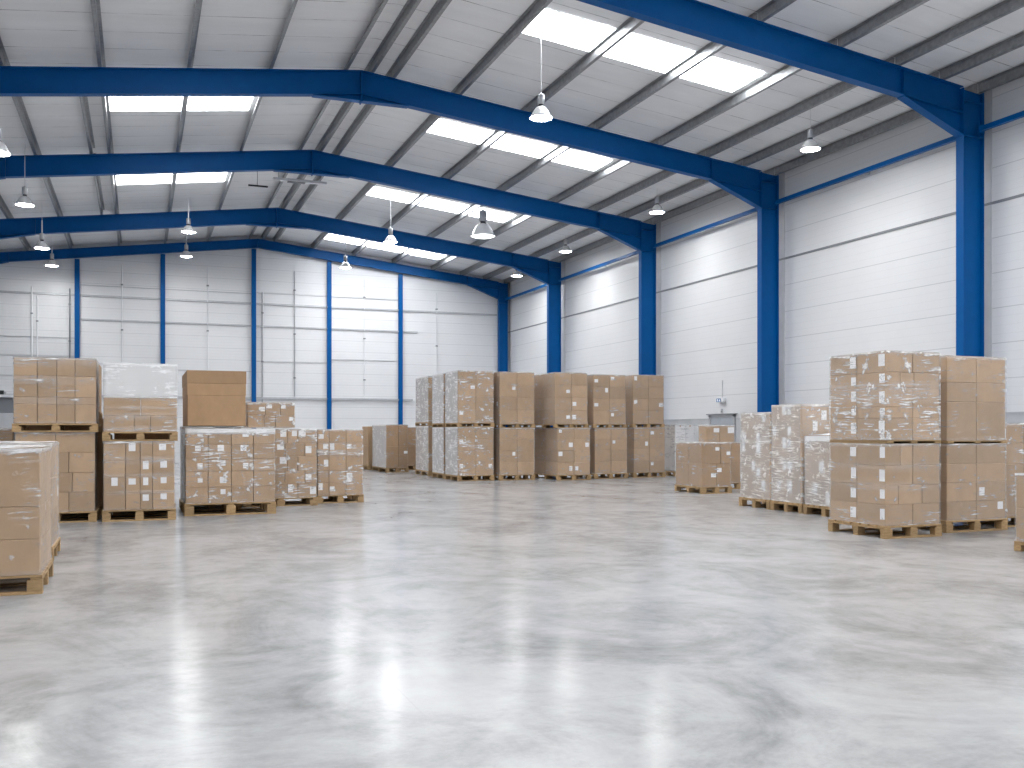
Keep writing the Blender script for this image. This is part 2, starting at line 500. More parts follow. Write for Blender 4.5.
m = MB(); m.box(-.147, -.141, .13, .385, .04, .16); disp = m.build('display', M['sign_blue'], e)
m = MB(); m.box(-.151, -.148, .30, .33, .06, .14); m.box(-.151, -.148, .18, .23, .06, .10); m.box(-.151, -.148, .19, .22, .11, .14); m.build('pictogram', M['sign_white'], disp)
m = MB(); m.tube((-.03, .2, .18), (-.03, .2, .78), .012); m.build('cable_conduit', M['grey_metal'], e)
e = empty('door_contact', (WX, 27.55, 2.12), 'small grey device fixed between exit sign and door', 'device')
m = MB(); m.cbox(-.05, 0, 0, .07, 0, .14, .006); m.build('case', M['grey_metal'], e)
m = MB(); m.box(-.055, -.051, .02, .05, .02, .06); m.build('lens', M['dark'], e)

# end wall: thin blue posts, grey rails, pipes
PN = ['first thin blue post on the end wall, counting from the left', 'second thin blue post on the end wall, counting from the left', 'middle thin blue post on the end wall under the roof ridge', 'fourth thin blue post on the end wall, counting from the left', 'fifth thin blue post on the end wall, beside the central stacks']
for x, lb in zip((-2.64, 1.04, 5.2, 8.87, 12.54), PN):
    p = empty('wind_post', (x, WB - .03, 0), lb, 'post', 'thin blue posts on the end wall')
    zt = ztop(x) - .45
    m = MB(); m.box(-.105, .105, -.135, -.12, 0, zt); m.box(-.105, .105, -.015, 0, 0, zt); m.box(-.008, .008, -.12, -.015, 0, zt)
    m.build('section', M['blue'], p)
    m = MB(); m.box(-.16, .16, -.17, 0, 0, .02); m.build('base_plate', M['blue'], p)
k = 10
def rail(x0, x1, z, h=.09, dpt=.06, mat='grey_metal'):
    global k
    m = MB(); m.box(x0, x1, WB - dpt, WB, z - h / 2, z + h / 2); tag(m.build('trim_%d' % k, M[mat]), kind='structure'); k += 1
rail(WL, XR - .5, 7.72); rail(WL + 5.3, XR - 4.9, 6.63, .07); rail(WL, 13.2, 3.11, .10, .10); rail(5.3, 8.8, 8.25, .035, .03); rail(8.9, 12.5, 8.25, .035, .03)
rail(-2.5, 1.0, 8.2, .03, .03); rail(1.1, 5.1, 8.2, .03, .03)
rail(8.9, 12.4, 5.1, .03, .03); rail(-2.5, 1, 4.6, .025, .03); rail(1.1, 5.1, 4.4, .025, .03); rail(5.3, 8.8, 4.9, .03, .03); rail(WL, -2.7, 5.75, .03, .03); rail(WL, -2.7, 4.0, .03, .03); rail(WL, -2.7, 4.9, .025, .03)
def pipe(x, z0, z1, r, lb, mat='grey_metal'):
    p = empty('wall_pipe', (x, WB - .05, z0), lb, 'pipe', 'grey pipes on the end wall')
    m = MB(); m.tube((0, 0, 0), (0, 0, z1 - z0), r); m.build('pipe_run', M[mat], p)
    for q in range(3):
        zz = (z1 - z0) * (.15 + .35 * q)
        m = MB(); m.box(-.05, .05, -.05, .05, zz - .03, zz + .03); m.build('clip', M['flash'], p)
pipe(-4.5, 0, 8.0, .035, 'outer pipe of the grey pair climbing left part of end wall', 'white_metal')
pipe(-4.28, 0, 7.6, .03, 'inner pipe of the grey pair climbing left part of end wall', 'white_metal')
pipe(-2.95, 3.2, 8.0, .03, 'grey pipe just left of the first thin blue post', 'flash')
pipe(-.74, 3.2, 9.2, .018, 'thin pale pipe midway between first and second posts', 'white_metal')
pipe(3.06, 3.2, 9.4, .018, 'thin pale pipe midway between second and middle posts', 'white_metal')
pipe(5.62, 1.5, 8.3, .035, 'grey pipe just right of the middle thin blue post')
pipe(7.17, 3.2, 9.4, .025, 'grey pipe midway between middle and fourth posts')
pipe(10.67, 3.2, 9.2, .018, 'thin pale pipe midway between fourth and fifth posts', 'white_metal')
pipe(14.5, 3.2, 8.7, .018, 'thin pale pipe near the last frame column', 'white_metal')
# grey loading bay at the far end of the end wall, with a white ledge and a dark motor on it
b = empty('dock_shelter', (-6.0, WB - .003, 0), 'grey loading bay with white ledge at the end wall', 'loading bay')
m = MB(); m.box(-1.0, 1.0, -.06, 0, 0, 3.0); m.build('bay_panel', M['flash'], b)
m = MB(); m.cbox(-1.0, 1.02, -.30, -.0, 3.0, 3.12, .01); m.build('ledge', M['white_metal'], b)
m = MB(); m.cbox(-.6, .85, -.10, -.061, .2, 2.3, .01); m.build('bay_door', M['dado'], b)
q = empty('dock_motor', (-5.75, WB - .2, 3.121), 'small dark motor unit sitting on the white ledge', 'motor')
m = MB(); m.cbox(-.15, .15, -.08, .08, 0, .18, .01); m.build('casing', M['dark'], q)
m = MB(); m.tube((.15, 0, .09), (.24, 0, .09), .04); m.build('shaft', M['grey_metal'], q)

# ------------------------------------------------------------------ rooflights
def rooflight(x0s, ya, yb, label):
    g = empty('skylight', (0, ya, 0))
    if label: tag(g, label, 'skylight', 'rooflight strips')
    else: g.name = 'window_1'; tag(g, kind='structure')
    for x0, x1 in x0s:
        z0, z1 = ztop(x0) + PUR, ztop(x1) + PUR
        L = yb - ya
        m = MB(); e_ = .012
        m.hexa([(x0, 0, z0 - e_), (x1, 0, z1 - e_), (x1, L, z1 - e_), (x0, L, z0 - e_), (x0, 0, z0 - .001), (x1, 0, z1 - .001), (x1, L, z1 - .001), (x0, L, z0 - .001)])
        m.build('pane', M['sky_pane'], g)
    xa, xb = x0s[0][0], x0s[-1][1]
    m = MB()
    for yy in (-.03, yb - ya + .005):
        m.hexa([(xa, yy, ztop(xa) + PUR - .016), (xb, yy, ztop(xb) + PUR - .016), (xb, yy + .025, ztop(xb) + PUR - .016), (xa, yy + .025, ztop(xa) + PUR - .016),
                (xa, yy, ztop(xa) + PUR - .001), (xb, yy, ztop(xb) + PUR - .001), (xb, yy + .025, ztop(xb) + PUR - .001), (xa, yy + .025, ztop(xa) + PUR - .001)])
    m.build('frame', M['white_metal'], g)
RS = [(8.14, 9.98), (10.14, 12.04), (12.21, 13.98)]
LS = [(-.74, 1.09), (1.25, 2.92)]
SKL = {4: ('three-pane bright skylight strip nearest, between first and second blue frames', None),
       5: ('three-pane bright skylight strip between second and third blue frames', 'two-pane bright skylight strip, left slope between second and third frames'),
       6: ('three-pane bright skylight strip between third and fourth blue frames', 'two-pane bright skylight strip, left slope between third and fourth frames'),
       7: ('narrow three-pane skylight strip between fourth and last blue frames', None)}
for i in range(len(FY) - 1):
    off = (2.65, 3.95) if i != 4 else (2.42, 3.76)
    if i == 6: off = (3.5, 4.85)
    if i == 7: off = (3.9, 5.2)
    a, b_ = FY[i] + off[0], FY[i] + off[1]
    ll = SKL.get(i, (None, None))
    rooflight(RS, a, b_, ll[0])
    if i == 7: continue
    rooflight(LS, a, b_, ll[1])

# ------------------------------------------------------------------ pendant lamps
def lamp_meshes():
    P = {}
    m = MB(); m.lathe([(.0, .56), (.075, .56), (.085, .545), (.085, .34), (.07, .325), (.0, .325)], 20); P['housing'] = m.mesh('housing', M['ballast'], True)
    m = MB(); m.lathe([(.06, .325), (.06, .29), (.075, .28), (.075, .27)], 20); P['neck'] = m.mesh('neck', M['dark'], True)
    m = MB(); m.lathe([(.07, .275), (.11, .262), (.16, .21), (.205, .13), (.245, .05), (.275, .0), (.27, -.004), (.238, .05), (.2, .125), (.155, .2), (.105, .25), (.0, .262)], 28); P['reflector'] = m.mesh('reflector', M['bell'], True)
    m = MB(); m.lathe([(.0, -.028), (.10, -.024), (.19, -.010), (.262, .012), (.25, .03), (.0, .03)], 28); P['lens'] = m.mesh('lens', M['lens'], True)
    m = MB(); m.lathe([(.0, .60), (.02, .60), (.024, .575), (.024, .56), (0, .56)], 10); P['hook'] = m.mesh('hook', M['grey_metal'], True)
    return P
LP = lamp_meshes()
LAMPS = [  # x, y, lens height, scale, rod length, label
    (8.40, 19.62, 8.52, .95, 0, 'pendant bell lamp hanging in front of the second blue frame'),
    (16.0, 19.85, 8.70, .92, 0, 'pendant bell lamp near side wall between first and second columns'),
    (16.5, 28.45, 8.97, .96, 0, 'pendant bell lamp near side wall between second and third columns'),
    (16.8, 36.6, 9.08, .95, 0, 'pendant bell lamp near side wall between third and fourth columns'),
    (16.8, 42.2, 8.90, 1.0, 0, 'pendant bell lamp beside knee of the fourth blue frame'),
    (9.0, 35.7, 8.75, .98, .45, 'pendant lamp on white rod before the fourth frame'),
    (9.0, 44.3, 9.15, .98, .35, 'pendant lamp hanging before the fourth post of end wall'),
    (11.8, 33.0, 8.67, 1.70, 0, 'large pale bell lamp seen against a skylight strip'),
    (1.79, 39.05, 9.24, .96, 1.0, 'pendant lamp on long white rod, before second thin post'),
    (2.07, 47.0, 9.75, .0, .0, ''),
    (-3.13, 31.25, 8.14, .95, 0, 'grey bell lamp hanging just below the third blue frame'),
    (-3.33, 38.9, 8.22, .99, .45, 'pendant lamp on pale rod, nearer of the far-left pair'),
    (-3.50, 45.4, 8.62, .94, .3, 'smallest grey bell lamp, farther of the far-left pair'),
    (-2.80, 22.6, 7.35, 1.0, 0, 'grey bell lamp cut by left edge under second frame'),
]
m = MB(); m.lathe([(.0, -.028), (.10, -.024), (.19, -.010), (.262, .012), (.25, .03), (.0, .03)], 28); LP['dim'] = m.mesh('lens', M['dim_lens'], True)
def lamp(x, y, z, sc, rod, label):
    g = empty('pendant_lamp', (x, y, z), label, 'lamp', 'pendant lamps')
    made = {}
    for nm in ('housing', 'reflector', 'neck', 'lens', 'hook'):
        o = bpy.data.objects.new(nm, LP['dim' if nm == 'lens' and sc > 1.5 else nm]); C.objects.link(o)
        up = {'lens': 'reflector', 'neck': 'reflector', 'hook': 'housing'}.get(nm)
        o.parent = made[up] if up else g
        if not up: o.scale = (sc, sc, sc)
        made[nm] = o
    zr = ztop(x) + PUR - .025 - z
    m = MB(); m.tube((0, 0, .60 * sc), (0, 0, zr), .008, 6); m.build('suspension_wire', M['white_metal'], g)
    if rod:
        m = MB(); m.tube((0, 0, .60 * sc), (0, 0, .60 * sc + rod), .022, 8); m.build('rod', M['white_metal'], g)
for L in LAMPS:
    if L[3] > 0: lamp(*L)
lamp(1.95, 44.6, 9.25, .95, .5, 'pendant lamp hanging straight below the long white rod lamp')

for yy in (12.7, 5.0, -2.6, -10.2):  # unseen lamps added behind and above the viewpoint to light front faces
    for xx in (-3.25, 1.9, 8.7, 16.2):
        n0 = set(bpy.data.objects)
        lamp(xx, yy, 8.5, 1.0, 0, '')
        for o in set(bpy.data.objects) - n0:
            if o.parent is None: o.name = 'unseen_ceiling_lamp'; tag(o, kind='structure'); del o['group']

# strip light and cable under the third frame's ridge
g = empty('strip_light', (4.9, 33.6, 10.18), 'white strip light slung under the ridge behind third frame', 'strip light')
m = MB(); m.cbox(-.6, 1.25, -.09, .09, 0, .09, .01); m.build('body', M['white_metal'], g)
m = MB(); m.box(-.1, .5, -.07, .07, -.03, -.001); m.build('diffuser', M['flash'], g)
for xx in (-.4, 1.05):
    m = MB(); m.tube((xx, 0, .09), (xx, 0, ztop(4.9 + xx) + PUR - 10.183), .01, 6); m.build('hanger', M['steel'], g)
g = empty('hanging_bracket', (3.76, 33.4, 9.85), 'dark hook bracket hanging left of the strip light', 'bracket')
m = MB(); m.tube((0, 0, .05), (0, 0, ztop(3.76) + PUR - 9.853), .01, 6); m.build('hanger', M['dark'], g)
m = MB(); m.box(-.3, .35, -.03, .03, 0, .05); m.build('cross_bar', M['dark'], g)

# ------------------------------------------------------------------ pallets, cartons, film
_pm = {}
def pallet_meshes(w, d, h):
    key = (round(w, 2), round(d, 2), round(h, 3))
    if key in _pm: return _pm[key]
    rr = random.Random(hash(key) & 255)
    t = min(.022, h * .16)
    deck = MB(); n = 7
    bw = d / n * .8
    for i in range(n):
        y0 = (d - bw) * i / (n - 1); j = rr.uniform(-.006, .006)
        deck.cbox(0 + j, w + j, y0, y0 + bw, h - t, h, .002)
    for xx in (0, w / 2 - .05, w - .1):
        deck.cbox(xx, xx + .1, .004, d - .004, h - 2 * t - .001, h - t - .001, .002)
    bb = .13 if w < 1.3 else .16
    blk = []
    for xx in (0, (w - bb) / 2, w - bb):
        for yy in (0, (d - .1) / 2, d - .1):
            m = MB(); m.cbox(xx, xx + bb, yy, yy + .1, t + .001, h - 2 * t - .002, .003); blk.append(m.mesh('block', M['wood']))
    bot = []
    for yy in (0, (d - .1) / 2, d - .1):
        m = MB(); m.cbox(0, w, yy, yy + .1, 0, t, .002); bot.append(m.mesh('bottom_board', M['wood']))
    _pm[key] = (deck.mesh('deck_slats', M['wood']), blk, bot)
    return _pm[key]

def pallet(x0, x1, y0, y1, z, h, label, thin=False):
    g = empty('wooden_pallet', (x0, y0, z), label, 'pallet', 'wooden pallets')
    if thin:
        m = MB()
        w, d = x1 - x0, y1 - y0
        m.cbox(0, w, 0, d, h - .012, h, .002)
        m.build('deck_board', M['wood'], g)
        for xx in (0, w / 2 - .06, w - .12):
            m = MB(); m.cbox(xx, xx + .12, 0, d, 0, h - .013, .002); m.build('runner', M['wood'], g)
        return g
    dk, blk, bot = pallet_meshes(x1 - x0, y1 - y0, h)
    for me, nm in [(dk, 'deck_slats')] + [(b, 'block') for b in blk] + [(b, 'bottom_board') for b in bot]:
        o = bpy.data.objects.new(nm, me); C.objects.link(o); o.parent = g
    return g

ORDN = ['first', 'second', 'third', 'fourth', 'fifth', 'sixth']
N_CARTON = 0
def carton(x0, x1, y0, y1, z0, z1, label, group, mat, lab=None, tape=None, rr=R):
    """one closed cardboard box; lab: list of (face, u, v, w, h) stickers; tape: faces with a tape tail"""
    global N_CARTON; N_CARTON += 1
    cx, cy = (x0 + x1) / 2, (y0 + y1) / 2
    ca, cb, cz = (x1 - x0) / 2, (y1 - y0) / 2, z1 - z0
    m = MB(); m.cbox(-ca, ca, -cb, cb, 0, cz, min(.006, cz * .05))
    o = m.build('cardboard_carton', M[mat], None, (cx, cy, z0))
    tag(o, label, 'carton', group)
    e = .0012
    for (fc, u, v, w, h) in lab or []:
        cl = lambda t, q: max(-q + w / 2 + .01, min(q - w / 2 - .01, t))
        h = min(h, cz * .8); vz = max(h / 2 + .01, min(cz - h / 2 - .01, v * cz))
        m = MB()
        if fc == 'F': uu = cl(-ca + u * 2 * ca, ca); m.box(uu - w / 2, uu + w / 2, -cb - e, -cb - .0002, vz - h / 2, vz + h / 2)
        elif fc == 'L': uu = cl(-cb + u * 2 * cb, cb); m.box(-ca - e, -ca - .0002, uu - w / 2, uu + w / 2, vz - h / 2, vz + h / 2)
        else: uu = cl(-cb + u * 2 * cb, cb); m.box(ca + .0002, ca + e, uu - w / 2, uu + w / 2, vz - h / 2, vz + h / 2)
        tag(m.build('shipping_label', M['paper'], o), 'white paper shipping label')
    for fc in tape or []:
        m = MB()
        if fc == 'F': m.box(-.025, .025, -cb - .0006, -cb - .0001, cz - .075, cz - .008)
        elif fc == 'L': m.box(-ca - .0006, -ca - .0001, -.025, .025, cz - .075, cz - .008)
        else: m.box(ca + .0001, ca + .0006, -.025, .025, cz - .075, cz - .008)
        m.build('tape', M['tape'], o)
    return o

def load(x0, x1, y0, y1, z0, z1, layers, cols, phrase, side=None, rows=1, labels=0.0, mat='card', lface=None, lsize=(.10, .12), word='brown', seed=0, lpos=None, swap=False):
    """cartons stacked in layers; layers = heights as shares, cols = shares across the front per layer (cycled)"""
    rr = random.Random(seed + 11)
    tot = sum(layers); z = z0; G = .008
    grp = 'cartons of ' + phrase
    nl = len(layers)
    for li, hh in enumerate(layers):
        zt = z + (z1 - z0) * hh / tot
        lname = 'bottom' if li == 0 else ('top' if li == nl - 1 else ORDN[li])
        if nl == 1: lname = 'only'
        cs = cols[li % len(cols)]; st = sum(cs); x = x0
        mt = mat[li] if isinstance(mat, list) else mat
        wd = word[li] if isinstance(word, list) else word
        dj = rr.uniform(-.006, .006)
        for ci, cw in enumerate(cs):
            xe = x + (x1 - x0) * cw / st
            is_side = (side == 'L' and ci == 0) or (side == 'R' and ci == len(cs) - 1)
            nr = rows if is_side else 1
            for ri in range(nr):
                ya = y0 + (y1 - y0) * ri / nr; yb = y0 + (y1 - y0) * (ri + 1) / nr
                if len(cs) == 1: pos = ''
                elif ci == 0: pos = 'leftmost'
                elif ci == len(cs) - 1: pos = 'rightmost'
                elif len(cs) == 3: pos = 'middle'
                else: pos = ORDN[ci] + '-along'
                if ri: pos = ORDN[ri] + '-back'
                elif nr > 1 and len(cs) == 1: pos = 'front'
                elif nr > 1: pos = 'corner'
                lab = '%s %scarton, %s layer, %s' % (wd, pos + ' ' if pos else '', lname, phrase)
                labs = []
                faces = [f for f in (['F'] if ri == 0 else []) + ([side] if is_side else [])]
                for fc in faces:
                    if lface and fc not in lface: continue
                    if rr.random() < labels:
                        w, h = lsize; w *= rr.uniform(.8, 1.15); h *= rr.uniform(.8, 1.2)
                        u, v = (rr.choice(lpos) if lpos else (rr.choice((.18, .82)), rr.choice((.72, .5))))
                        cw_ = (xe - x) if fc == 'F' else (yb - ya)
                        w = min(w, cw_ * .5); h = min(h, (zt - z) * .6)
                        labs.append((fc, u, v, w, h))
                tp = [fc for fc in faces if rr.random() < .45]
                ja = rr.uniform(0, .004); jb = rr.uniform(0, .004)
                carton(x + G * .5, xe - G * .5, ya + G * .5 + ja, yb - G * .5 - jb * 0, z + .0006, zt - .0012, lab, grp, mt, labs, tp)
            x = xe
        z = zt

def film(x0, x1, y0, y1, z0, z1, phrase, mat, top=True, band=.0, lows=(), seed=0, amp=.007, sag=0, foot=0.03, side_milk_glare=None, zmilk=None):
    """stretch film wound round a load: a wrinkled skin a few millimetres off the cartons"""
    off = .006
    x0 -= off; x1 += off; y0 -= off; y1 += off
    P = []
    def seg(a, b):
        n = max(6, int((Vector(b) - Vector(a)).length / .06))
        nx, ny = (b[1] - a[1]), -(b[0] - a[0]); l = math.hypot(nx, ny)
        for i in range(n):
            t = i / n; c = min(t, 1 - t)
            P.append((a[0] + (b[0] - a[0]) * t, a[1] + (b[1] - a[1]) * t, nx / l, ny / l, min(1, c * 6)))
    seg((x0, y0), (x1, y0)); seg((x1, y0), (x1, y1)); seg((x1, y1), (x0, y1)); seg((x0, y1), (x0, y0))
    n = len(P); nz = max(6, int((z1 - z0) / .055))
    m = MB(); milk_glare = []; veil = []
    for k in range(nz + 1):
        z = z0 + (z1 + (.008 if top else -.004) - z0) * k / nz
        for (x, y, nx, ny, c) in P:
            q = noise.noise(Vector((x * 2.2 + seed * 7.1, y * 2.2 + z * .6, z * 9 + seed)))
            d = (.5 + .5 * q) * amp * c
            m.v.append((x + nx * d, y + ny * d, z))
            w = 0
            if z > z1 - band: w = max(w, .8)
            if z < z0 + foot: w = max(w, .35)
            for lz, la in lows:
                wz = .02 + .015 * noise.noise(Vector((x * 3 + y * 3, lz * 5, seed)))
                if abs(z - lz) < .045: w = max(w, la * (.55 + .6 * noise.noise(Vector((x * 5 + seed, y * 5, lz)))))
            vv = side_milk_glare if side_milk_glare and nx < -.9 else 0  # left faces whitened to paint the glare on that side
            if top and sag and z > z1 - band: vv = max(vv, .42)
            if zmilk and z > zmilk[0]: vv = max(vv, zmilk[1])
            veil.append(vv)
            milk_glare.append(max(0, w))
    for k in range(nz):
        for i in range(n):
            j = (i + 1) % n
            m.face(k * n + i, k * n + j, (k + 1) * n + j, (k + 1) * n + i)
    if top:
        b0 = len(m.v); N = 14
        for a in range(N + 1):
            for b in range(N + 1):
                X = x0 + (x1 - x0) * a / N; Y = y0 + (y1 - y0) * b / N
                e = 0 if a in (0, N) or b in (0, N) else 1
                q = noise.noise(Vector((X * 4 + seed, Y * 4, 3)))
                m.v.append((X, Y, z1 + .008 + (.5 + .5 * q) * (.012 + sag) * (1 if e else .6)))
                milk_glare.append(.75 + .35 * q); veil.append(.35 if sag else .12)
        for a in range(N):
            for b in range(N):
                m.face(b0 + a * (N + 1) + b, b0 + (a + 1) * (N + 1) + b, b0 + (a + 1) * (N + 1) + b + 1, b0 + a * (N + 1) + b + 1)
    me = m.mesh('stretch_film', M[mat], True)
    at = me.attributes.new('milk_glare', 'FLOAT', 'POINT'); at.data.foreach_set('value', milk_glare)
    at = me.attributes.new('veil', 'FLOAT', 'POINT'); at.data.foreach_set('value', veil)
    o = bpy.data.objects.new('stretch_film', me); C.objects.link(o)
    tag(o, 'clear stretch film around ' + phrase, 'stretch film', 'stretch film on the pallet loads')
    return o

PH = .165
def P_(phrase): return 'wooden pallet under the ' + phrase

# --- left group
ph = 'load cut by the left picture edge'
pallet(-2.02, -.83, 9.73, 10.95, 0, PH + .01, P_(ph))
load(-2.01, -.85, 9.745, 10.93, .176, 1.33, [.33, .30, .53], [[1]], ph, 'R', 3, 0, seed=1)
film(-2.01, -.85, 9.745, 10.93, .178, 1.333, ph, 'film1', True, .03, seed=1, sag=.012)
ph = 'load directly behind the cut-off left load'
pallet(-2.12, -.92, 12.12, 13.2, 0, PH, P_(ph))
load(-2.1, -.94, 12.135, 13.18, PH + .001, 1.35, [.4, .4, .4], [[1]], ph, 'R', 2, .2, seed=2)
film(-2.1, -.94, 12.135, 13.18, PH + .003, 1.353, ph, 'film2', True, .03, seed=2, sag=.01)
ph = 'low load behind the leftmost double stack'
pallet(-3.2, -2.05, 18.8, 19.95, 0, PH, P_(ph))
load(-3.18, -2.07, 18.815, 19.93, PH + .001, 1.54, [1, .6], [[1]], ph, None, 1, .2, seed=3)
film(-3.18, -2.07, 18.815, 19.93, PH + .003, 1.543, ph, 'film2', True, .04, seed=3)

ph = 'lower pallet of leftmost double stack'
pallet(-1.88, -.65, 17.12, 18.25, 0, PH + .01, P_('lower load of leftmost double stack'))
load(-1.86, -.68, 17.14, 18.23, .176, 1.48, [.32, .32, .33, .33], [[.9, .9, .9], [.4, 1, .8, .9], [.9, .9, .9], [1, 1]], ph, 'R', 1, 0, seed=4)
film(-1.86, -.68, 17.14, 18.23, .178, 1.482, ph, 'film1', False, .03, seed=4)
ph = 'upper pallet of leftmost double stack'
pallet(-1.90, -.63, 17.10, 18.25, 1.484, .135, P_('upper load of leftmost double stack'))
load(-1.88, -.66, 17.12, 18.23, 1.621, 2.68, [.31, .11, .34, .28], [[1.02, .85, .8, .95]], ph, 'R', 1, 0, seed=5)
film(-1.88, -.66, 17.12, 18.23, 1.623, 2.683, ph, 'film1', True, .03, seed=5, lows=((2.0, .35), (2.33, .5), (2.62, .5)))  # pale bands here paint bits of glare on the film

ph = 'lower pallet of half-white double stack'
pallet(-.57, .58, 17.05, 18.2, 0, PH + .02, P_('lower load of half-white double stack'))
load(-.55, .56, 17.07, 18.18, .187, 1.33, [.29, .28, .28, .33], [[1.08, .72, .62, 1.12]], ph, None, 1, .55, lface=['F'], seed=6, lpos=[(.5, .75), (.45, .7)])
film(-.55, .56, 17.07, 18.18, .189, 1.332, ph, 'film1', False, .02, lows=((.48, .6), (.75, .7), (1.03, .6)), seed=6)
ph = 'upper pallet of half-white double stack'
pallet(-.57, .61, 17.06, 18.19, 1.334, .15, P_('upper load of half-white double stack'))
load(-.55, .60, 17.08, 18.17, 1.485, 2.62, [.27, .30, .28, .29], [[1.05, .55, .95], [1, 1], [1, 1], [1, 1]], ph, None, 1, .0, ['card', 'card', 'card_pale', 'card_pale'], word=['brown', 'brown', 'white', 'white'], seed=7)
film(-.55, .60, 17.08, 18.17, 1.487, 2.623, ph, 'film1', True, .03, lows=((1.55, .7), (1.75, .6), (1.88, .6), (2.05, .8)), seed=7, zmilk=(2.06, .5), foot=.06)

ph = 'wide load under the plain box'
pallet(.74, 2.32, 17.65, 18.8, 0, .215, P_(ph))
load(.76, 2.30, 17.67, 18.78, .217, 1.53, [.29, .28, .22, .27, .27], [[1, 1.05, 1.02, 1]], ph, 'L', 1, .62, lface=['F'], seed=8, lpos=[(.55, .75), (.65, .7), (.65, .45)], lsize=(.10, .10))
film(.76, 2.30, 17.67, 18.78, .219, 1.535, ph, 'film2', True, .075, seed=8, sag=.03, side_milk_glare=.35, amp=.012)
# the big plain box standing on it
ph = 'load hidden behind the wide load'
pallet(.74, 1.84, 18.9, 20.0, 0, PH, P_(ph))
load(.76, 1.82, 18.92, 19.98, PH + .001, 1.585, [1, 1], [[1]], ph, None, 1, 0, seed=60)
film(.76, 1.82, 18.92, 19.98, PH + .003, 1.588, ph, 'film2', False, .03, seed=60, side_milk_glare=.35)
o = empty('large_box', (1.31, 18.83, 1.592), 'big plain brown box with telescoping lid on wide load', 'box')
m = MB(); m.cbox(-.51, .49, -1.0, 1.0, 0, .56, .006); m.build('body', M['card_dark'], o)
m = MB(); m.cbox(-.516, .496, -1.006, 1.006, .545, .765, .005); m.build('sleeve', M['card_dark'], o)
m = MB(); m.cbox(-.522, .502, -1.012, 1.012, .76, .99, .005); m.build('lid', M['card_dark'], o)

ph = 'load just behind the wide load'
pallet(1.90, 3.36, 19.30, 20.4, 0, PH, P_(ph))
load(1.92, 3.34, 19.315, 20.38, PH + .001, 1.53, [.28, .26, .3, .26, .28], [[1, 1, .5, .9], [1, 1, 1, .6]], ph, None, 1, .6, lface=['F'], seed=9, lsize=(.13, .13))
film(1.92, 3.34, 19.315, 20.38, PH + .003, 1.533, ph, 'film2', True, .03, seed=9, lows=((1.3, .5),))
ph = 'small pile beside the big plain box'
load(2.0, 2.92, 19.42, 20.2, 1.566, 2.06, [.5, .5], [[.5, .35, .6], [.6, .5, .5]], ph, None, 1, .6, seed=10, lsize=(.1, .08))
film(2.0, 2.92, 19.42, 20.2, 1.567, 2.063, ph, 'film2', True, .02, seed=10)
ph = 'labelled load ending the left group'
pallet(3.42, 4.40, 19.75, 20.85, 0, PH, P_(ph))
load(3.44, 4.385, 19.765, 20.83, PH + .001, 1.52, [.27, .25, .32, .27, .27], [[.26, .4, .4]], ph, None, 1, .55, lface=['F'], seed=11, lsize=(.11, .12))
film(3.44, 4.385, 19.765, 20.83, PH + .003, 1.523, ph, 'film2', True, .03, seed=11, lows=((1.05, .95), (1.25, .4), (.62, .5)))

for ph, xa, xb, zt_, sd in (('hidden load behind leftmost double stack', -1.9, -.52, 1.72, 61), ('hidden load behind half-white double stack', -.44, .62, 1.74, 62)):  # unseen loads added so gaps and pallet openings stay dark
    pallet(xa, xb, 18.42, 19.5, 0, PH, P_(ph))
    load(xa + .02, xb - .02, 18.44, 19.48, PH + .001, zt_, [1, 1], [[1]], ph, None, 1, 0, 'card_dark', seed=sd)

ph = 'hidden top load behind leftmost double stack'
pallet(-1.88, -.64, 18.42, 19.5, 1.723, .12, P_(ph))
load(-1.87, -.655, 18.44, 19.48, 1.844, 2.70, [.45, .3, .28], [[1]], ph, None, 1, 0, seed=64)

# --- lone loads far back
ph = 'sliver load beside the lone far load'
pallet(8.2, 9.0, 36.15, 37.2, 0, PH, P_(ph))
load(8.22, 8.98, 36.17, 37.18, PH + .001, 1.68, [1, 1], [[1]], ph, None, 1, .5, seed=12)
ph = 'lone far load left of central row'
pallet(8.30, 9.14, 33.6, 35.85, 0, PH, P_(ph))
load(8.32, 9.12, 33.62, 35.83, PH + .001, 1.72, [.78, .78], [[1, .8]], ph, 'L', 2, .5, 'card_dark', seed=13, lsize=(.12, .12))
film(8.32, 9.12, 33.62, 35.83, PH + .003, 1.723, ph, 'film1', True, .02, seed=13, side_milk_glare=.35)
ph = 'shaded load right of the lone load'
pallet(9.45, 10.4, 35.6, 36.7, 0, PH, P_(ph))
load(9.47, 10.38, 35.62, 36.68, PH + .001, 1.64, [1, 1], [[1]], ph, None, 1, .0, 'card_dark', seed=14)
film(9.47, 10.38, 35.62, 36.68, PH + .003, 1.643, ph, 'film1', True, .02, seed=14)

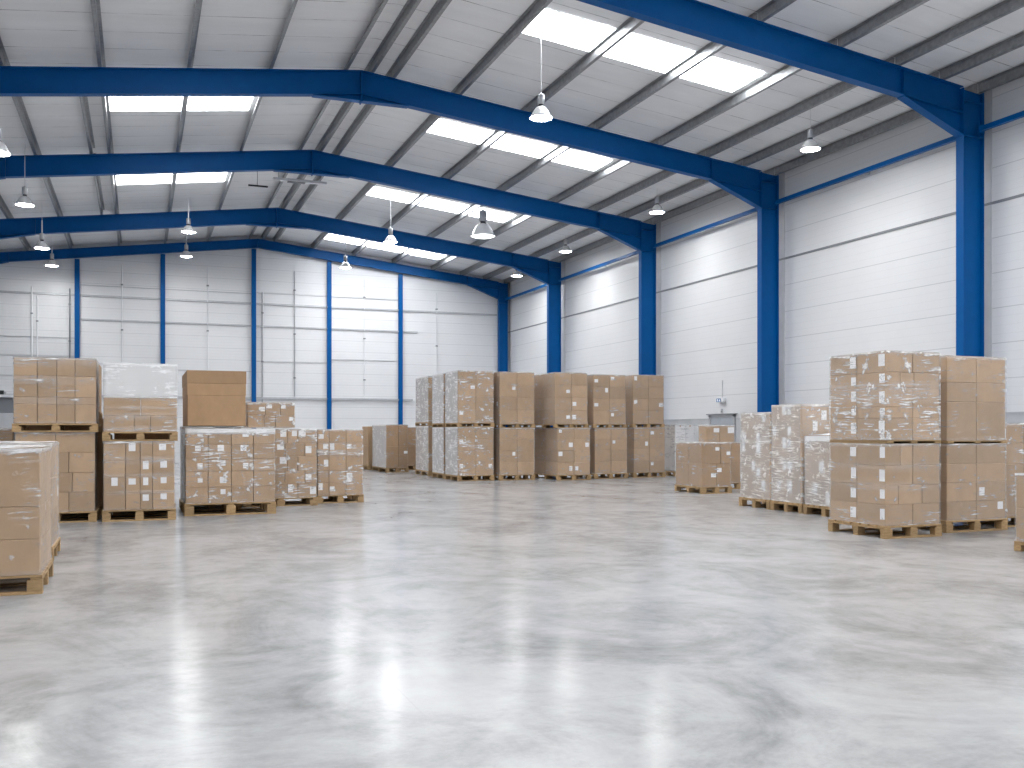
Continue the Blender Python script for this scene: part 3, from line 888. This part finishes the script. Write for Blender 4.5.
# --- central row of double stacks
def double(x0, x1, y0, y1, name, cols, side, rows, labels, zu, zt, fm, sh=(0, 0), seed=0, layers=None, sm=None, mat='card', thin=.115, lface=None, fb=True):
    ly = layers or [.30, .28, .27, .27]
    lo, up = 'lower load, ' + name, 'upper load, ' + name
    pallet(x0, x1, y0, y1, 0, PH, 'wooden pallet under ' + lo)
    load(x0 + .02, x1 - .02, y0 + .02, y1 - .02, PH + .001, zu - .004, ly, cols, lo, side, rows, labels, mat, seed=seed, lface=lface, lsize=(.12, .12))
    if fb: film(x0 + .02, x1 - .02, y0 + .02, y1 - .02, PH + .003, zu - .010, lo, fm, False, .03, seed=seed, side_milk_glare=sm)
    dx = sh[0]
    pallet(x0 + dx, x1 + dx, y0, y1, zu, thin, 'wooden pallet under ' + up)
    load(x0 + .02 + dx, x1 - .02 + dx, y0 + .02, y1 - .02, zu + thin + .001, zt, ly, cols, up, side, rows, labels, mat, seed=seed + 50, lface=lface, lsize=(.12, .12))
    if fb: film(x0 + .02 + dx, x1 - .02 + dx, y0 + .02, y1 - .02, zu + thin + .003, zt + .003, up, fm, True, .035, seed=seed + 3, side_milk_glare=sm)
double(8.86, 10.03, 27.02, 28.32, 'film-streaked stack heading central row', [[1, 1]], 'L', 2, .6, 1.63, 3.30, 'film2', seed=20, sm=.40)
double(8.88, 10.03, 28.50, 29.80, 'stack right behind the film-streaked stack', [[1, 1]], 'L', 2, .2, 1.63, 3.30, 'film2', seed=22, layers=[1, 1], sm=.45)
double(8.97, 10.10, 30.50, 32.1, 'third and farthest stack back in central row', [[.2, 1]], 'L', 2, .4, 1.68, 3.32, 'film2', seed=24, layers=[1, 1], sm=.35)
double(10.16, 11.34, 26.94, 28.2, 'plain stack second along central row', [[1, 1]], 'L', 1, .15, 1.60, 3.29, 'film1', seed=28, fb=True)
double(11.79, 12.93, 26.30, 28.15, 'offset label-dotted stack in central row', [[1, 1], [1, .95]], 'L', 2, .7, 1.60, 3.27, 'film1', (-.09, 0), seed=30, lface=['F'])
double(13.25, 14.43, 26.70, 27.9, 'fourth front stack of central row', [[1, 1]], 'L', 1, .4, 1.60, 3.26, 'film1', (-.05, 0), seed=32, lface=['F'])
double(14.80, 15.98, 27.0, 28.2, 'end stack of central row near wall', [[1, 1]], 'L', 1, .35, 1.62, 3.30, 'film1', (-.04, 0), seed=34, lface=['F'])

# --- by the exit door
ph = 'white load against the side wall'
pallet(16.45, 17.68, 27.2, 28.25, 0, PH, P_(ph))
load(16.47, 17.66, 27.22, 28.23, PH + .001, 1.71, [.95, .6], [[.45, .4, .5]], ph, None, 1, 0, 'card_pale', word='white', seed=40)
film(16.47, 17.66, 27.22, 28.23, PH + .003, 1.713, ph, 'film1', True, .03, seed=40, side_milk_glare=.12)
ph = 'low load facing the door'
pallet(12.47, 13.32, 19.4, 20.64, 0, PH, P_(ph))
load(12.49, 13.30, 19.42, 20.62, PH + .001, 1.21, [.56, .50], [[1, 1], [1.3, .0001 + .7]], ph, 'L', 2, .5, 'card_dark', lface=['F'], seed=41, lsize=(.13, .1))
film(12.49, 13.30, 19.42, 20.62, PH + .003, 1.213, ph, 'film1', True, .015, seed=41)
ph = 'taller load behind the low one'
pallet(13.24, 14.56, 20.78, 21.85, 0, PH, P_(ph))
load(13.26, 14.54, 20.80, 21.83, PH + .001, 1.21, [.55, .5], [[1, 1]], ph, 'L', 1, .5, 'card_dark', lface=['F'], seed=42, lsize=(.14, .12))
film(13.26, 14.54, 20.80, 21.83, PH + .003, 1.213, ph, 'film1', False, .02, seed=42)
ph = 'row topping the load behind the low one'
load(13.54, 14.40, 20.86, 21.22, 1.213, 1.64, [1], [[1, 1.1]], ph, None, 1, .9, 'card', lface=['F'], seed=63, lsize=(.2, .13))
film(13.54, 14.40, 20.86, 21.22, 1.214, 1.643, ph, 'film1', True, .02, seed=63)

# --- white wrapped row on the right
LP1 = [(.15, .7), (.85, .7), (.85, .35), (.5, .8)]
ph = 'farthest of the three white-wrapped loads'
pallet(11.21, 12.45, 15.10, 16.10, 0, PH + .01, P_(ph))
load(11.25, 12.43, 15.10, 16.08, .176, 1.85, [.38, .37, .36, .28, .28], [[1]], ph, 'L', 2, .8, lface=['L'], seed=43, lsize=(.13, .2), lpos=LP1)
film(11.25, 12.43, 15.10, 16.08, .178, 1.853, ph, 'film3', True, .03, seed=43, lows=((1.29, .8),), side_milk_glare=.06)
ph = 'middle of the three white-wrapped loads'
pallet(11.20, 12.42, 14.14, 15.06, 0, PH + .01, P_(ph))
load(11.23, 12.40, 14.16, 15.05, .176, 1.98, [.41, .4, .42, .29, .29], [[1], [1], [1], [1, 1], [1, 1]], ph, 'L', 2, .85, seed=44, lsize=(.13, .2), lpos=LP1)
film(11.23, 12.40, 14.16, 15.05, .178, 1.983, ph, 'film3', True, .03, seed=44, side_milk_glare=.06)
ph = 'nearest of the three white-wrapped loads'
pallet(11.19, 12.40, 13.0, 14.09, 0, PH + .01, P_(ph))
load(11.22, 12.38, 13.02, 14.07, .176, 1.40, [.41, .4, .42], [[1]], ph, 'L', 2, .85, seed=45, lsize=(.13, .22), lpos=LP1)
film(11.22, 12.38, 13.02, 14.07, .178, 1.403, ph, 'film3', True, .06, seed=45, sag=.05, amp=.015, side_milk_glare=.06)

# --- big double stack and its neighbours
LP2 = [(.92, .75), (.9, .5)]
ph = 'lower load, big nearest double stack'
pallet(9.63, 10.66, 10.37, 11.55, 0, PH + .01, 'wooden pallet under ' + ph)
load(9.65, 10.64, 10.39, 11.53, .176, 1.325, [.30, .27, .28, .31], [[1, 1], [.55, 1, .75], [1, 1], [.55, .45, 1]], ph, 'L', 2, .95, lface=['L'], seed=46, lsize=(.11, .15), lpos=[(.08, .6), (.1, .55), (.06, .5)])
film(9.65, 10.64, 10.39, 11.53, .178, 1.327, ph, 'film1', False, .02, seed=46, lows=((.72, .4), (1.0, .35)))
pallet(9.66, 10.64, 10.37, 11.55, 1.329, .040, 'thin pallet between the two loads of big nearest stack', thin=True)
ph = 'upper load, big nearest double stack'
load(9.65, 10.64, 10.39, 11.53, 1.370, 2.605, [.32, .16, .28, .22, .29], [[1, 1], [1, 1], [1, 1], [.55, .5, .95], [1, 1]], ph, 'L', 2, .85, lface=['L'], seed=47, lsize=(.11, .15), lpos=[(.08, .6), (.1, .55), (.06, .5)])
film(9.65, 10.64, 10.39, 11.53, 1.372, 2.608, ph, 'film2', True, .02, seed=47, lows=((2.02, .5), (2.12, .6), (1.95, .4)))
ph = 'lower load, plain stack behind big stack'
pallet(11.04, 12.26, 10.66, 11.8, 0, PH + .01, 'wooden pallet under ' + ph)
load(11.07, 12.24, 10.68, 11.78, .176, 1.315, [.28, .28, .28, .3], [[1, 1], [1, 1.0]], ph, 'L', 1, .1, seed=48)
film(11.07, 12.24, 10.68, 11.78, .178, 1.317, ph, 'film1', False, .015, seed=48)
pallet(11.07, 12.24, 10.66, 11.8, 1.319, .035, 'thin pallet between the two loads of plain stack', thin=True)
ph = 'upper load, plain stack behind big stack'
load(11.07, 12.24, 10.68, 11.78, 1.355, 2.60, [.56, .28, .37], [[1, 1]], ph, 'L', 1, .1, seed=49)
film(11.07, 12.24, 10.68, 11.78, 1.357, 2.603, ph, 'film1', True, .02, seed=49)
ph = 'load just past the plain stack'
pallet(12.42, 13.5, 10.95, 12.1, 0, PH, P_(ph))
load(12.44, 13.48, 10.97, 12.08, PH + .001, 1.61, [.5, .35, .35, .3], [[1, 1]], ph, 'L', 1, .5, seed=51)
film(12.44, 13.48, 10.97, 12.08, PH + .003, 1.613, ph, 'film2', True, .02, seed=51, side_milk_glare=.3)
ph = 'small load cut by the right picture edge'
pallet(10.21, 11.2, 7.7, 8.79, 0, .12, P_(ph))
load(10.22, 11.18, 7.715, 8.775, .121, .96, [.36, .36], [[1]], ph, None, 1, .6, seed=52, lsize=(.1, .08))
film(10.22, 11.18, 7.715, 8.775, .123, .963, ph, 'film1', True, .015, seed=52)
print('CARTONS', N_CARTON)

# ------------------------------------------------------------------ camera, world, view
w = bpy.data.worlds.new('World'); SC.world = w; w.use_nodes = True
w.node_tree.nodes['Background'].inputs['Color'].default_value = (.7, .8, 1, 1)
w.node_tree.nodes['Background'].inputs['Strength'].default_value = 1.0
cd = bpy.data.cameras.new('camera'); cam = bpy.data.objects.new('camera', cd); C.objects.link(cam)
cam.location = (0, 0, 1.5); cam.rotation_euler = (math.radians(90), 0, -.374)
cd.sensor_fit = 'HORIZONTAL'; cd.sensor_width = 36; cd.lens = 950 / 1024 * 36; cd.shift_y = 47 / 1024
cd.clip_end = 300
SC.camera = cam
vs = SC.view_settings
vs.view_transform = 'Standard'; vs.look = 'None'; vs.gamma = 1; vs.exposure = 1.0; vs.use_curve_mapping = False
SC.cycles.max_bounces = 10; SC.cycles.diffuse_bounces = 6; SC.cycles.glossy_bounces = 4; SC.cycles.transparent_max_bounces = 16
SC.cycles.use_denoising = True
SC.cycles.sample_clamp_indirect = 8
